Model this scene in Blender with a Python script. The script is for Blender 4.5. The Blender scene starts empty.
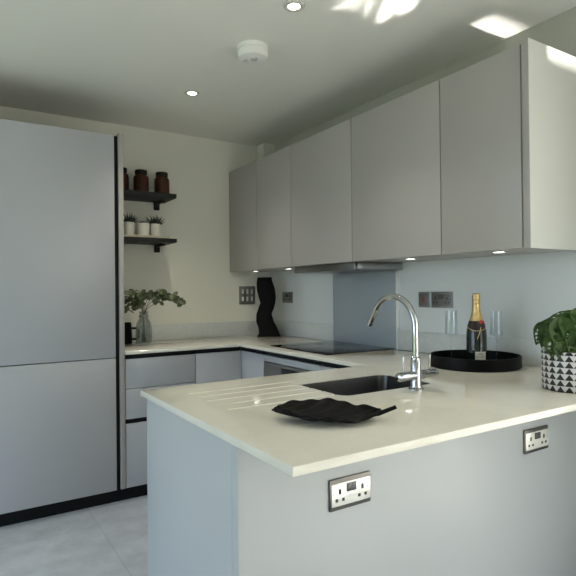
import bpy, bmesh, math, random
from mathutils import Vector, Matrix
random.seed(7)
PI = math.pi
C = bpy.context.scene.collection
scene = bpy.context.scene

# ------------------------------------------------------------------ materials
def new_mat(name):
    m = bpy.data.materials.new(name); m.use_nodes = True
    nt = m.node_tree
    return m, nt, nt.nodes['Principled BSDF']

def mat(name, col, rough=.5, metal=0., var=.03, scale=6., bump=0., bscale=60., coat=0., spec=.5, trans=0.):
    m, nt, b = new_mat(name)
    tc = nt.nodes.new('ShaderNodeTexCoord')
    n = nt.nodes.new('ShaderNodeTexNoise'); n.inputs['Scale'].default_value = scale; n.inputs['Detail'].default_value = 4
    nt.links.new(tc.outputs['Object'], n.inputs['Vector'])
    r = nt.nodes.new('ShaderNodeValToRGB')
    r.color_ramp.elements[0].position = .3; r.color_ramp.elements[1].position = .7
    r.color_ramp.elements[0].color = tuple(c * (1 - var) for c in col) + (1,)
    r.color_ramp.elements[1].color = tuple(min(1, c * (1 + var)) for c in col) + (1,)
    nt.links.new(n.outputs['Fac'], r.inputs['Fac'])
    nt.links.new(r.outputs['Color'], b.inputs['Base Color'])
    b.inputs['Roughness'].default_value = rough; b.inputs['Metallic'].default_value = metal
    b.inputs['Coat Weight'].default_value = coat; b.inputs['Specular IOR Level'].default_value = spec
    b.inputs['Coat Roughness'].default_value = .08
    if trans: b.inputs['Transmission Weight'].default_value = trans
    if bump:
        n2 = nt.nodes.new('ShaderNodeTexNoise'); n2.inputs['Scale'].default_value = bscale; n2.inputs['Detail'].default_value = 3
        nt.links.new(tc.outputs['Object'], n2.inputs['Vector'])
        bp = nt.nodes.new('ShaderNodeBump'); bp.inputs['Strength'].default_value = bump; bp.inputs['Distance'].default_value = .002
        nt.links.new(n2.outputs['Fac'], bp.inputs['Height']); nt.links.new(bp.outputs['Normal'], b.inputs['Normal'])
    return m

def emit(name, col, s):
    m, nt, b = new_mat(name)
    b.inputs['Base Color'].default_value = (.8, .8, .8, 1)
    b.inputs['Emission Color'].default_value = col + (1,); b.inputs['Emission Strength'].default_value = s
    return m

def clear_mat(name, tint, refl=.08, edge=.55):
    """thin clear glass: see-through with mirror reflection growing towards grazing angles"""
    m = bpy.data.materials.new(name); m.use_nodes = True; nt = m.node_tree; nt.nodes.clear()
    o = nt.nodes.new('ShaderNodeOutputMaterial'); mx = nt.nodes.new('ShaderNodeMixShader')
    t = nt.nodes.new('ShaderNodeBsdfTransparent'); g = nt.nodes.new('ShaderNodeBsdfGlossy')
    t.inputs['Color'].default_value = tint + (1,); g.inputs['Roughness'].default_value = .02
    g.inputs['Color'].default_value = (.95, .97, 1, 1)
    lw = nt.nodes.new('ShaderNodeLayerWeight'); lw.inputs['Blend'].default_value = .35
    mr = nt.nodes.new('ShaderNodeMapRange'); mr.inputs['To Min'].default_value = refl; mr.inputs['To Max'].default_value = edge
    nt.links.new(lw.outputs['Facing'], mr.inputs['Value']); nt.links.new(mr.outputs['Result'], mx.inputs['Fac'])
    nt.links.new(t.outputs[0], mx.inputs[1]); nt.links.new(g.outputs[0], mx.inputs[2]); nt.links.new(mx.outputs[0], o.inputs['Surface'])
    return m

M = {}
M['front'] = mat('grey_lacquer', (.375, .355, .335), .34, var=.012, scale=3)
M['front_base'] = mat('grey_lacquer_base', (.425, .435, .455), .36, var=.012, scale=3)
M['panel'] = mat('pale_gloss_panel', (.67, .67, .62), .18, var=.01, scale=2)
M['penin'] = mat('pale_satin_panel', (.455, .475, .48), .36, var=.015, scale=2)
M['black'] = mat('black_profile', (.006, .007, .008), .5, spec=.2)
M['wall'] = mat('wall_paint', (.76, .76, .68), .8, var=.015, scale=2, bump=.08, bscale=180)
M['wallgrey'] = mat('wall_paint_darker', (.47, .47, .42), .8, var=.015, scale=2, bump=.08, bscale=180)  # darker tone of the wall paint, used on the right wall
M['lawn'] = mat('lawn', (.10, .14, .06), .9, var=.4, scale=8)
M['wallcool'] = mat('wall_cool_light', (.66, .70, .71), .45, var=.015, scale=2)  # wall tone with the bluish daylight put into the colour
M['ceil'] = mat('ceiling_paint', (.85, .835, .775), .85, var=.01, scale=2)
M['splash'] = mat('grey_glass', (.37, .42, .46), .25, var=.02)
M['upstand'] = mat('quartz_upstand', (.58, .61, .61), .3, var=.05, scale=60)
M['steel'] = mat('brushed_steel', (.42, .42, .42), .28, 1., var=.06, scale=14)
M['sinksteel'] = mat('sink_steel', (.23, .23, .23), .30, 1., var=.05, scale=10)
M['dsteel'] = mat('dark_steel', (.27, .27, .265), .38, .85, var=.06)
M['chrome'] = mat('chrome', (.46, .47, .48), .06, 1., var=.01)
M['blackglass'] = mat('black_glass', (.010, .011, .012), .07, var=.1)
M['satinblack'] = mat('satin_black', (.005, .005, .0055), .45, var=.15, spec=.10)
M['matteblack'] = mat('matte_black', (.005, .005, .005), .62, var=.2, spec=.12, bump=.15, bscale=90)
M['shelf'] = mat('charcoal_shelf', (.022, .024, .022), .55, spec=.2, var=.2, scale=18)
M['amber'] = mat('amber_glass', (.055, .020, .010), .12, spec=.3, var=.2, scale=8)
M['lid'] = mat('dark_lid', (.010, .009, .008), .5, spec=.2)
M['potwhite'] = mat('white_ceramic', (.66, .66, .60), .35, var=.03)
M['board'] = mat('pale_wood', (.42, .40, .32), .5, var=.12, scale=22)
M['succ'] = mat('succulent_green', (.022, .036, .026), .5, var=.4, scale=40)
M['soil'] = mat('soil', (.025, .02, .015), .9, var=.5, scale=90, bump=.6)
M['euca'] = mat('eucalyptus_leaf', (.105, .130, .066), .5, var=.5, scale=30)
M['stem'] = mat('stem', (.09, .075, .045), .6, var=.3, scale=40)
M['leaf'] = mat('monstera_leaf', (.034, .072, .012), .5, spec=.25, var=.35, scale=28)
M['petiole'] = mat('petiole', (.10, .19, .05), .45, var=.2)
M['bottle'] = mat('dark_green_glass', (.006, .014, .009), .06, var=.2)
M['foil'] = mat('gold_foil', (.62, .45, .20), .36, .75, var=.14, scale=60, bump=.5, bscale=120)
M['collar'] = mat('dark_red_collar', (.012, .005, .006), .4, var=.2)
M['gold'] = mat('gold_edge', (.70, .50, .26), .35, .7)
M['seal'] = mat('red_seal', (.40, .025, .035), .4)
M['label'] = mat('paper_label', (.50, .48, .42), .6, var=.06, scale=60)
M['labelgrey'] = mat('label_print', (.22, .21, .19), .6)
M['plastic'] = mat('white_plastic', (.84, .84, .80), .45, var=.02)
M['plasticg'] = mat('grey_plastic', (.55, .55, .52), .5)
M['bezel'] = mat('satin_nickel', (.62, .60, .55), .45, .2)
M['whitedge'] = mat('white_edge', (.82, .84, .84), .3)
M['screen'] = mat('black_display', (.008, .008, .009), .15)
M['face'] = mat('polished_faceplate', (.86, .84, .77), .24, .35, var=.02)
M['frame'] = mat('bronze_frame', (.13, .12, .11), .3, .8)
M['socketgrey'] = mat('socket_faceplate_grey', (.17, .17, .165), .4, .5)
M['slot'] = mat('slot_black', (.01, .01, .01), .5)
M['rocker'] = mat('grey_rocker', (.10, .10, .10), .25, .2)
M['neon'] = mat('red_rocker', (.26, .05, .03), .4)
M['winframe'] = mat('window_frame_grey', (.10, .105, .11), .4)
M['terrace'] = mat('terrace_stone', (.50, .48, .44), .8, var=.1, scale=3)
M['clear'] = clear_mat('window_glass', (.97, .98, .98), .04, .5)
M['drink'] = clear_mat('flute_glass', (.92, .94, .94), .025, .38)
M['jar'] = clear_mat('vase_glass', (.80, .83, .82), .045, .45)
M['lamp'] = emit('downlight_lamp', (1., .90, .74), 14)
M['lampcab'] = emit('cabinet_lamp', (1., .97, .90), 6)

def quartz():
    m, nt, b = new_mat('cream_quartz')
    tc = nt.nodes.new('ShaderNodeTexCoord')
    n = nt.nodes.new('ShaderNodeTexNoise'); n.inputs['Scale'].default_value = 260; n.inputs['Detail'].default_value = 2
    n2 = nt.nodes.new('ShaderNodeTexNoise'); n2.inputs['Scale'].default_value = 9; n2.inputs['Detail'].default_value = 5
    for k in (n, n2): nt.links.new(tc.outputs['Object'], k.inputs['Vector'])
    mx = nt.nodes.new('ShaderNodeMath'); mx.operation = 'MULTIPLY_ADD'; mx.inputs[1].default_value = .5
    nt.links.new(n.outputs['Fac'], mx.inputs[0])
    h = nt.nodes.new('ShaderNodeMath'); h.operation = 'MULTIPLY'; h.inputs[1].default_value = .5
    nt.links.new(n2.outputs['Fac'], h.inputs[0]); nt.links.new(h.outputs[0], mx.inputs[2])
    r = nt.nodes.new('ShaderNodeValToRGB'); r.color_ramp.elements[0].position = .35; r.color_ramp.elements[1].position = .65
    r.color_ramp.elements[0].color = (.69, .665, .575, 1); r.color_ramp.elements[1].color = (.755, .73, .64, 1)
    nt.links.new(mx.outputs[0], r.inputs['Fac']); nt.links.new(r.outputs['Color'], b.inputs['Base Color'])
    b.inputs['Roughness'].default_value = .075; b.inputs['Specular IOR Level'].default_value = .5
    return m
M['quartz'] = quartz()

def tile_mat():
    m, nt, b = new_mat('concrete_tile')
    tc = nt.nodes.new('ShaderNodeTexCoord')
    mp = nt.nodes.new('ShaderNodeMapping'); mp.inputs['Location'].default_value = (.13, .21, 0)
    nt.links.new(tc.outputs['Object'], mp.inputs['Vector'])
    br = nt.nodes.new('ShaderNodeTexBrick'); br.offset = 0.; br.inputs['Scale'].default_value = 1.
    br.inputs['Brick Width'].default_value = .8; br.inputs['Row Height'].default_value = .8; br.inputs['Mortar Size'].default_value = .004
    br.inputs['Color1'].default_value = (1, 1, 1, 1); br.inputs['Color2'].default_value = (.95, .95, .95, 1); br.inputs['Mortar'].default_value = (.86, .86, .86, 1)
    nt.links.new(mp.outputs[0], br.inputs['Vector'])
    n = nt.nodes.new('ShaderNodeTexNoise'); n.inputs['Scale'].default_value = 7; n.inputs['Detail'].default_value = 9; n.inputs['Roughness'].default_value = .62
    nt.links.new(tc.outputs['Object'], n.inputs['Vector'])
    r = nt.nodes.new('ShaderNodeValToRGB'); r.color_ramp.elements[0].position = .32; r.color_ramp.elements[1].position = .7
    r.color_ramp.elements[0].color = (.46, .485, .525, 1); r.color_ramp.elements[1].color = (.62, .65, .70, 1)
    nt.links.new(n.outputs['Fac'], r.inputs['Fac'])
    mx = nt.nodes.new('ShaderNodeMix'); mx.data_type = 'RGBA'; mx.blend_type = 'MULTIPLY'; mx.inputs[0].default_value = 1
    nt.links.new(r.outputs['Color'], mx.inputs[6]); nt.links.new(br.outputs['Color'], mx.inputs[7])
    nt.links.new(mx.outputs[2], b.inputs['Base Color']); b.inputs['Roughness'].default_value = .42
    return m
M['tile'] = tile_mat()

def triangle_mat():
    m, nt, b = new_mat('triangle_pattern')
    uv = nt.nodes.new('ShaderNodeUVMap'); uv.uv_map = 'UVMap'
    sp = nt.nodes.new('ShaderNodeSeparateXYZ'); nt.links.new(uv.outputs[0], sp.inputs[0])
    def mt(op, a, b_=None):
        k = nt.nodes.new('ShaderNodeMath'); k.operation = op
        for i, v in enumerate((a, b_)):
            if v is None: continue
            if isinstance(v, (int, float)): k.inputs[i].default_value = v
            else: nt.links.new(v, k.inputs[i])
        return k.outputs[0]
    fx = mt('FRACT', mt('MULTIPLY', sp.outputs['X'], 22.)); fy = mt('FRACT', mt('MULTIPLY', sp.outputs['Y'], 6.5))
    d = mt('MULTIPLY', mt('ABSOLUTE', mt('SUBTRACT', fx, .5)), 2.)
    s = mt('LESS_THAN', mt('ADD', d, mt('MULTIPLY', fy, 1.03)), 1.)
    mx = nt.nodes.new('ShaderNodeMix'); mx.data_type = 'RGBA'; nt.links.new(s, mx.inputs[0])
    mx.inputs[6].default_value = (.62, .61, .60, 1); mx.inputs[7].default_value = (.012, .012, .012, 1)
    nt.links.new(mx.outputs[2], b.inputs['Base Color']); b.inputs['Roughness'].default_value = .4
    return m
M['tri'] = triangle_mat()

# ------------------------------------------------------------------ helpers
def box(bm, x0, x1, y0, y1, z0, z1, bev=.0015, seg=2):
    t = bmesh.new()
    bmesh.ops.create_cube(t, size=1)
    for v in t.verts: v.co = Vector(((x0 + x1) / 2 + v.co.x * (x1 - x0), (y0 + y1) / 2 + v.co.y * (y1 - y0), (z0 + z1) / 2 + v.co.z * (z1 - z0)))
    if bev: bmesh.ops.bevel(t, geom=t.edges[:], offset=bev, segments=seg, affect='EDGES', profile=.5)
    merge(bm, t); return bm

def merge(bm, t):
    me = bpy.data.meshes.new('tmp'); t.to_mesh(me); bm.from_mesh(me); bpy.data.meshes.remove(me); t.free()

def bx(*a, **k): return box(bmesh.new(), *a, **k)

def lathe(bm, prof, c=(0, 0), seg=40, z0=0., uv=False):
    """prof: list of (r, z); revolved about the vertical axis through c"""
    rings = []
    for r, z in prof:
        if r < 1e-6: rings.append([bm.verts.new((c[0], c[1], z0 + z))])
        else: rings.append([bm.verts.new((c[0] + r * math.cos(2 * PI * i / seg), c[1] + r * math.sin(2 * PI * i / seg), z0 + z)) for i in range(seg)])
    for a, b in zip(rings, rings[1:]):
        for i in range(seg):
            j = (i + 1) % seg
            if len(a) == 1 and len(b) == 1: continue
            if len(a) == 1: bm.faces.new((a[0], b[j], b[i]))
            elif len(b) == 1: bm.faces.new((a[i], a[j], b[0]))
            else: bm.faces.new((a[i], a[j], b[j], b[i]))
    return bm

def cyl(bm, p0, p1, r0, r1=None, seg=20, caps=True):
    return tube(bm, [p0, p1], [r0, r1 if r1 is not None else r0], seg, caps)

def tube(bm, pts, rad, seg=14, caps=True):
    pts = [Vector(p) for p in pts]
    if not hasattr(rad, '__len__'): rad = [rad] * len(pts)
    rings = []; up = None
    for i, p in enumerate(pts):
        d = (pts[min(i + 1, len(pts) - 1)] - pts[max(i - 1, 0)]).normalized()
        if up is None:
            up = Vector((0, 0, 1)) if abs(d.z) < .9 else Vector((1, 0, 0))
        s = d.cross(up).normalized(); up = s.cross(d).normalized()
        rings.append([bm.verts.new(p + (s * math.cos(2 * PI * k / seg) + up * math.sin(2 * PI * k / seg)) * rad[i]) for k in range(seg)])
    for a, b in zip(rings, rings[1:]):
        for i in range(seg):
            j = (i + 1) % seg; bm.faces.new((a[i], a[j], b[j], b[i]))
    if caps:
        bm.faces.new(rings[0][::-1]); bm.faces.new(rings[-1])
    return bm

def link(name, bm, m, parent=None, smooth=30, local=False):
    bmesh.ops.recalc_face_normals(bm, faces=bm.faces[:])
    me = bpy.data.meshes.new(name); bm.to_mesh(me); bm.free()
    o = bpy.data.objects.new(name, me); C.objects.link(o)
    me.materials.append(M[m])
    if smooth:
        me.shade_smooth(); me.set_sharp_from_angle(angle=math.radians(smooth))
    if parent is not None:
        o.parent = parent
        if not local:
            r = parent
            off = Vector((0, 0, 0))
            while r is not None: off += r.location; r = r.parent
            me.transform(Matrix.Translation(-off))
    return o

def thing(name, label, cat, loc, rotz=0, group=None):
    o = bpy.data.objects.new(name, None); C.objects.link(o); o.empty_display_size = .05
    o.location = loc; o.rotation_euler = (0, 0, rotz)
    return tag(o, label, cat, group)

def tag(o, label, cat, group=None):
    o['label'] = label; o['category'] = cat
    if group: o['group'] = group
    return o

def single(name, bm, m, label, cat, group=None, smooth=30):
    """a thing that is one mesh, origin moved to its base"""
    o = link(name, bm, m, None, smooth)
    c = [v.co for v in o.data.vertices]
    p = Vector(((min(v.x for v in c) + max(v.x for v in c)) / 2, (min(v.y for v in c) + max(v.y for v in c)) / 2, min(v.z for v in c)))
    o.data.transform(Matrix.Translation(-p)); o.location = p
    return tag(o, label, cat, group)

def struct(name, bm, m, parent=None):
    o = link(name, bm, m, parent, 30)
    if parent is None: o['kind'] = 'structure'
    return o

def dup(root, loc, label, rotz=None, group=None):
    r = root.copy(); C.objects.link(r); r.location = loc; r['label'] = label
    if rotz is not None: r.rotation_euler = (0, 0, rotz)
    if group: r['group'] = group
    for ch in list(root.children):
        c = ch.copy(); C.objects.link(c); c.parent = r
        for g in list(ch.children):
            d = g.copy(); C.objects.link(d); d.parent = c
    return r

def grid(bm, fn, nu, nv, keep=None):
    vs = [[bm.verts.new(fn(i / nu, j / nv)) for j in range(nv + 1)] for i in range(nu + 1)]
    for i in range(nu):
        for j in range(nv):
            if keep and not keep((i + .5) / nu, (j + .5) / nv): continue
            bm.faces.new((vs[i][j], vs[i + 1][j], vs[i + 1][j + 1], vs[i][j + 1]))
    loose = [v for v in bm.verts if not v.link_faces]
    bmesh.ops.delete(bm, geom=loose, context='VERTS')
    return bm

def thicken(bm, t):
    """give an open sheet real thickness"""
    me = bpy.data.meshes.new('t'); bm.to_mesh(me); bm.free()
    o = bpy.data.objects.new('t', me); C.objects.link(o)
    s = o.modifiers.new('s', 'SOLIDIFY'); s.thickness = t; s.offset = 0
    dg = bpy.context.evaluated_depsgraph_get(); dg.update()
    me2 = bpy.data.meshes.new_from_object(o.evaluated_get(dg))
    out = bmesh.new(); out.from_mesh(me2)
    bpy.data.objects.remove(o); bpy.data.meshes.remove(me); bpy.data.meshes.remove(me2)
    return out

# ------------------------------------------------------------------ dimensions
XW, YB, ZC = 2.253, 3.821, 2.461        # right wall, back wall, ceiling
XL, YF = -2.6, -3.6                     # left and front walls of the open plan room
W, WB = .910, .889                      # worktop top and underside
XR = 1.648                              # front edge of worktop on the right run
YR = 3.207                              # front edge of worktop on the back run
PX, PY0, PY1 = .575, .8935, 1.906       # peninsula worktop

# ------------------------------------------------------------------ setting
struct('floor', bx(XL - .1, XW + .1, YF - .1, YB + .1, -.1, 0, bev=0), 'tile')
struct('ceiling', bx(XL - .1, XW + .1, YF - .1, YB + .1, ZC, ZC + .1, bev=0), 'ceil')
struct('wall_back', bx(.17, XW + .1, YB, YB + .1, 0, ZC, bev=0), 'wall')
struct('wall_niche', bx(XL, .17, 3.25, YB + .1, 0, ZC, bev=0), 'wall')

def holed_wall(name, axis, pos, a0, a1, holes, m='wall'):
    """wall of 0.1 m with rectangular openings; axis is the direction it runs along"""
    bm = bmesh.new()
    def add(u0, u1, z0, z1):
        if u1 - u0 < 1e-4 or z1 - z0 < 1e-4: return
        if axis == 'X': box(bm, u0, u1, pos - .1, pos, z0, z1, bev=0)
        else: box(bm, pos - .1, pos, u0, u1, z0, z1, bev=0)
    u = a0
    for h0, h1, z0, z1 in holes:
        add(u, h0, 0, ZC); add(h0, h1, 0, z0); add(h0, h1, z1, ZC); u = h1
    add(u, a1, 0, ZC)
    return struct(name, bm, m)
DOOR = (1.1, 2.15, 0., 2.25)
holed_wall('wall_front', 'X', YF, XL - .1, XW + .1, [DOOR])
PATIO = (-2.3, .55, 0., 2.2)
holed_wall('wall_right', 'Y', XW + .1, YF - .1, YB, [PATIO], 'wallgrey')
WIN = (.4, 3.1, .05, 2.2)
holed_wall('wall_left', 'Y', XL, YF, 3.25, [WIN])

def glazing(name, axis, pos, u0, u1, z0, z1, n):
    f = bmesh.new(); t = .055
    def add(b, a0, a1, b0, b1, d):
        if axis == 'X': box(b, a0, a1, pos - .05 - d, pos - .05 + d, b0, b1, bev=.002)
        else: box(b, pos - .05 - d, pos - .05 + d, a0, a1, b0, b1, bev=.002)
    add(f, u0, u1, z0, z0 + t, .035); add(f, u0, u1, z1 - t, z1, .035)
    for i in range(n + 1):
        u = u0 + (u1 - u0) * i / n
        a = max(u0, u - t / 2); b = min(u1, u + t / 2)
        add(f, a, b, z0, z1, .034)
    o = struct(name, f, 'winframe')
    for i in range(n):
        p = bmesh.new()
        add(p, u0 + (u1 - u0) * i / n + t / 2, u0 + (u1 - u0) * (i + 1) / n - t / 2, z0 + t, z1 - t, .003)
        link('pane', p, 'clear', o)
    return o
glazing('door_1', 'X', YF, *DOOR, 2)
glazing('window_1', 'Y', XL, *WIN, 2)
glazing('door_2', 'Y', XW + .1, *PATIO, 2)
struct('patio', bx(XW + .12, 14, YF - .12, 8, -.12, -.03, bev=0), 'terrace')
struct('terrace', bx(-12, 12, -16, YF - .12, -.12, -.03, bev=0), 'terrace')
struct('ground', bx(-12, XL - .12, YF - .12, 8, -.12, -.03, bev=0), 'lawn')
# added sheet between worktop and wall units, cool sky light painted into its colour
struct('cool_light_sheet', bx(XW - .0012, XW + .01, .60, YB - .001, .95, 1.4225, bev=0), 'wallcool')
# pipe boxing in the corner above the wall units
struct('trim_1', bx(2.141, XW, 3.707, YB, 2.22, ZC, bev=.001), 'wall')

# ------------------------------------------------------------------ tall unit
YT = 3.227
t = thing('tall_larder_unit', 'tall light grey cupboard with two handleless doors and a pale side panel', 'cupboard', (.53, YT, 0))
link('carcass', bx(.185, .852, YT + .03, YB - .004, .086, 2.195, bev=.001), 'black', t)
link('upper_door', bx(.19, .8285, YT, YT + .022, .8755, 2.206), 'front_base', t)
link('lower_door', bx(.19, .8285, YT, YT + .022, .084, .8705), 'front_base', t)
c = bmesh.new(); box(c, .831, .852, YT + .012, YT + .03, .086, 2.206, bev=.001)
link('handle_channel', c, 'black', t)
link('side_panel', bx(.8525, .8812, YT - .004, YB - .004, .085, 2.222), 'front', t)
single('plinth', bx(.185, 1.70, YT + .045, YT + .062, 0, .083, bev=.001), 'black', 'long black plinth board at floor level under the tall cupboard and drawers', 'plinth')

# ------------------------------------------------------------------ base units
t = thing('drawer_unit', 'light grey three-drawer base unit beside the tall cupboard', 'drawer unit', (1.11, YT, .0))
link('carcass', bx(.882, 1.336, YT + .03, YB - .004, .086, WB - .001, bev=.001), 'black', t)
for z0, z1 in ((.6805, .859), (.497, .6765), (.085, .468)):
    link('drawer_front', bx(.885, 1.3345, YT, YT + .02, z0, z1), 'front_base', t)
for z0, z1 in ((.863, WB - .001), (.469, .496)):
    link('handle_channel', bx(.885, 1.3345, YT + .012, YT + .03, z0, z1, bev=.0005), 'black', t)
t = thing('base_cabinet', 'light grey single-door base cabinet in the inner corner under the back worktop', 'cabinet', (1.5, YT, 0))
link('carcass', bx(1.338, 1.668, YT + .03, YB - .004, .086, WB - .001, bev=.001), 'black', t)
link('door', bx(1.3385, 1.6665, YT, YT + .02, .085, .859), 'front_base', t)
link('handle_channel', bx(1.3385, 1.668, YT + .012, YT + .03, .863, WB - .001, bev=.0005), 'black', t)
XD = 1.670
t = thing('corner_cabinet', 'light grey corner base cabinet between the inner corner and the oven', 'cabinet', (XD, 3.08, 0))
link('carcass', bx(XD + .031, XW - .004, 2.92, 3.2505, .086, WB - .001, bev=.001), 'black', t)
link('door', bx(XD, XD + .02, 2.922, YT + .018, .085, .859), 'front_base', t)
link('handle_channel', bx(XD + .012, XD + .03, 2.92, YT + .018, .863, WB - .001, bev=.0005), 'black', t)
single('plinth', bx(XD + .045, XD + .062, 1.905, 3.26, 0, .083, bev=.001), 'black', 'black plinth board at floor level under the oven cabinets', 'plinth')
t = thing('oven_housing', 'light grey oven housing with a narrow strip above the oven', 'cabinet', (XD, 2.62, 0))
link('filler_strip', bx(XD, XD + .02, 2.316, 2.918, .8215, .859), 'front_base', t)
link('lower_panel', bx(XD, XD + .02, 2.316, 2.918, .085, .205), 'front_base', t)
link('handle_channel', bx(XD + .012, XD + .03, 2.316, 2.918, .863, WB - .001, bev=.0005), 'black', t)
link('side_wall', bx(XD + .021, XW - .004, 2.903, 2.918, .086, WB - .001, bev=.001), 'front_base', t)
link('side_wall', bx(XD + .021, XW - .004, 2.316, 2.331, .086, WB - .001, bev=.001), 'front_base', t)
t = thing('oven', 'built-in steel oven with dark control panel under the black hob', 'oven', (XD, 2.62, .21))
link('body', bx(XD + .022, 2.20, 2.335, 2.899, .21, .80, bev=.002), 'dsteel', t)
link('control_panel', bx(XD - .006, XD + .02, 2.32, 2.914, .715, .818, bev=.002), 'dsteel', t)
link('display', bx(XD - .0075, XD - .0055, 2.43, 2.70, .742, .802, bev=.0004), 'screen', t)
link('door', bx(XD - .006, XD + .02, 2.32, 2.914, .212, .710, bev=.002), 'screen', t)
h = bmesh.new(); cyl(h, (XD - .045, 2.37, .66), (XD - .045, 2.86, .66), .009)
for y in (2.40, 2.83): cyl(h, (XD - .045, y, .66), (XD - .004, y, .66), .007)
link('handle', h, 'steel', t)
t = thing('end_base_cabinet', 'light grey base cabinet where the worktop turns into the peninsula', 'cabinet', (XD, 2.1, 0))
link('carcass', bx(XD + .03, XW - .004, 1.90, 2.312, .086, WB - .001, bev=.001), 'black', t)
link('door', bx(XD, XD + .02, 1.90, 2.312, .085, .859), 'front_base', t)
link('handle_channel', bx(XD + .012, XD + .03, 1.90, 2.312, .863, WB - .001, bev=.0005), 'black', t)

# ------------------------------------------------------------------ peninsula
EX = .592
t = thing('peninsula_unit', 'pale grey panelled peninsula base carrying the breakfast bar worktop', 'kitchen island', (1.4, 1.5, 0))
link('front_panel', bx(EX - .001, XW - .002, 1.168, 1.2065, 0, WB - .001, bev=.002), 'penin', t)
link('end_panel', bx(EX, EX + .022, 1.208, 1.888, 0, WB - .001, bev=.0015), 'penin', t)
link('door', bx(EX + .026, 1.14, 1.866, 1.886, .085, .859), 'penin', t)
link('door', bx(1.144, 1.664, 1.866, 1.886, .085, .859), 'penin', t)
link('handle_channel', bx(EX + .023, 1.664, 1.845, 1.874, .863, WB - .001, bev=.0005), 'black', t)
link('plinth', bx(EX + .023, 1.664, 1.80, 1.816, 0, .083, bev=.0005), 'black', t)

# worktop: one continuous U of quartz with a sink cut-out and milled drainer grooves
SX0, SX1, SY0, SY1, SR = 1.100, 1.532, 1.390, 1.672, .036
def rrect(x0, x1, y0, y1, r, n=8):
    pts = []
    for cx, cy, a0 in ((x1 - r, y0 + r, -PI / 2), (x1 - r, y1 - r, 0), (x0 + r, y1 - r, PI / 2), (x0 + r, y0 + r, PI)):
        for i in range(n + 1):
            a = a0 + PI / 2 * i / n; pts.append((cx + r * math.cos(a), cy + r * math.sin(a)))
    return pts
def prism(bm, pts, z0, z1):
    lo = [bm.verts.new((x, y, z0)) for x, y in pts]; hi = [bm.verts.new((x, y, z1)) for x, y in pts]
    n = len(pts)
    bm.faces.new(lo[::-1]); bm.faces.new(hi)
    for i in range(n): bm.faces.new((lo[i], lo[(i + 1) % n], hi[(i + 1) % n], hi[i]))
    bmesh.ops.recalc_face_normals(bm, faces=bm.faces[:])
    return bm
wm = bmesh.new()
prism(wm, [(PX, PY0), (XW - .001, PY0), (XW - .001, YB - .001), (.882, YB - .001), (.882, YR), (XR, YR), (XR, PY1), (PX, PY1)], WB, W)
bmesh.ops.bevel(wm, geom=[e for e in wm.edges], offset=.0025, segments=3, affect='EDGES', profile=.5)
wt = link('worktop', wm, 'quartz', None, 30)
cut = bmesh.new(); prism(cut, rrect(SX0, SX1, SY0, SY1, SR), WB - .05, W + .05)
cut = link('cut', cut, 'quartz', None, 0)
gr = bmesh.new()
for k in range(5):
    y = 1.434 + .0755 * k
    pts = [(.680, y, W + .012), (.700, y, W + .0045), (.74, y, W + .003), (1.10, y, W + .0005), (1.16, y, W)]
    tube(gr, pts, .0075, 16)
gr = link('cut2', gr, 'quartz', None, 0)
for cc in (cut, gr):
    md = wt.modifiers.new('b', 'BOOLEAN'); md.operation = 'DIFFERENCE'; md.object = cc; md.solver = 'EXACT'
dg = bpy.context.evaluated_depsgraph_get(); dg.update()
nm = bpy.data.meshes.new_from_object(wt.evaluated_get(dg))
old = wt.data; wt.modifiers.clear(); wt.data = nm; nm.name = 'worktop'
for cc in (cut, gr): bpy.data.objects.remove(cc)
bpy.data.meshes.remove(old)
nm.shade_smooth()
for p_ in nm.polygons:
    if abs(p_.normal.z) > .999 or p_.area > .008: p_.use_smooth = False
nm.set_sharp_from_angle(angle=math.radians(20))
tag(wt, 'cream quartz worktop running along both walls and out over the peninsula', 'worktop')

# upstands and splashback
def single_up(b, label): single('upstand', b, 'upstand', label, 'upstand', 'quartz upstands')
single_up(bx(.882, XW - .022, YB - .020, YB - .001, W, 1.022), 'low grey stone upstand along the back wall behind the green leafy stems')
single_up(bx(XW - .020, XW - .001, 2.934, YB - .022, W, 1.024), 'low grey stone upstand on right wall between sculptural vase and hob')
single_up(bx(XW - .020, XW - .001, PY0, 2.306, W, 1.024), 'low grey stone upstand on right wall behind the champagne tray')
t = thing('splashback', 'blue-grey splashback panel behind the hob', 'splashback', (XW - .01, 2.62, W))
link('panel', bx(XW - .020, XW - .001, 2.316, 2.932, W, 1.3735, bev=.001), 'splash', t)
link('edge_strip', bx(XW - .021, XW - .001, 2.307, 2.3155, W, 1.3735, bev=.001), 'whitedge', t)

# hob
t = thing('induction_hob', 'flat black glass hob set on the right-hand worktop', 'hob', (1.975, 2.62, W))
link('glass', bx(1.722, 2.222, 2.322, 2.928, W + .0005, W + .0065, bev=.002), 'blackglass', t)
for x, y, r in ((1.86, 2.47, .085), (1.86, 2.77, .07), (2.08, 2.47, .07), (2.08, 2.77, .09)):
    b = bmesh.new(); lathe(b, [(r, .0066), (r, .0068), (r + .0015, .0068), (r + .0015, .0066)], (x, y), 40, W)
    link('zone_mark', b, 'dsteel', t)

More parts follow.
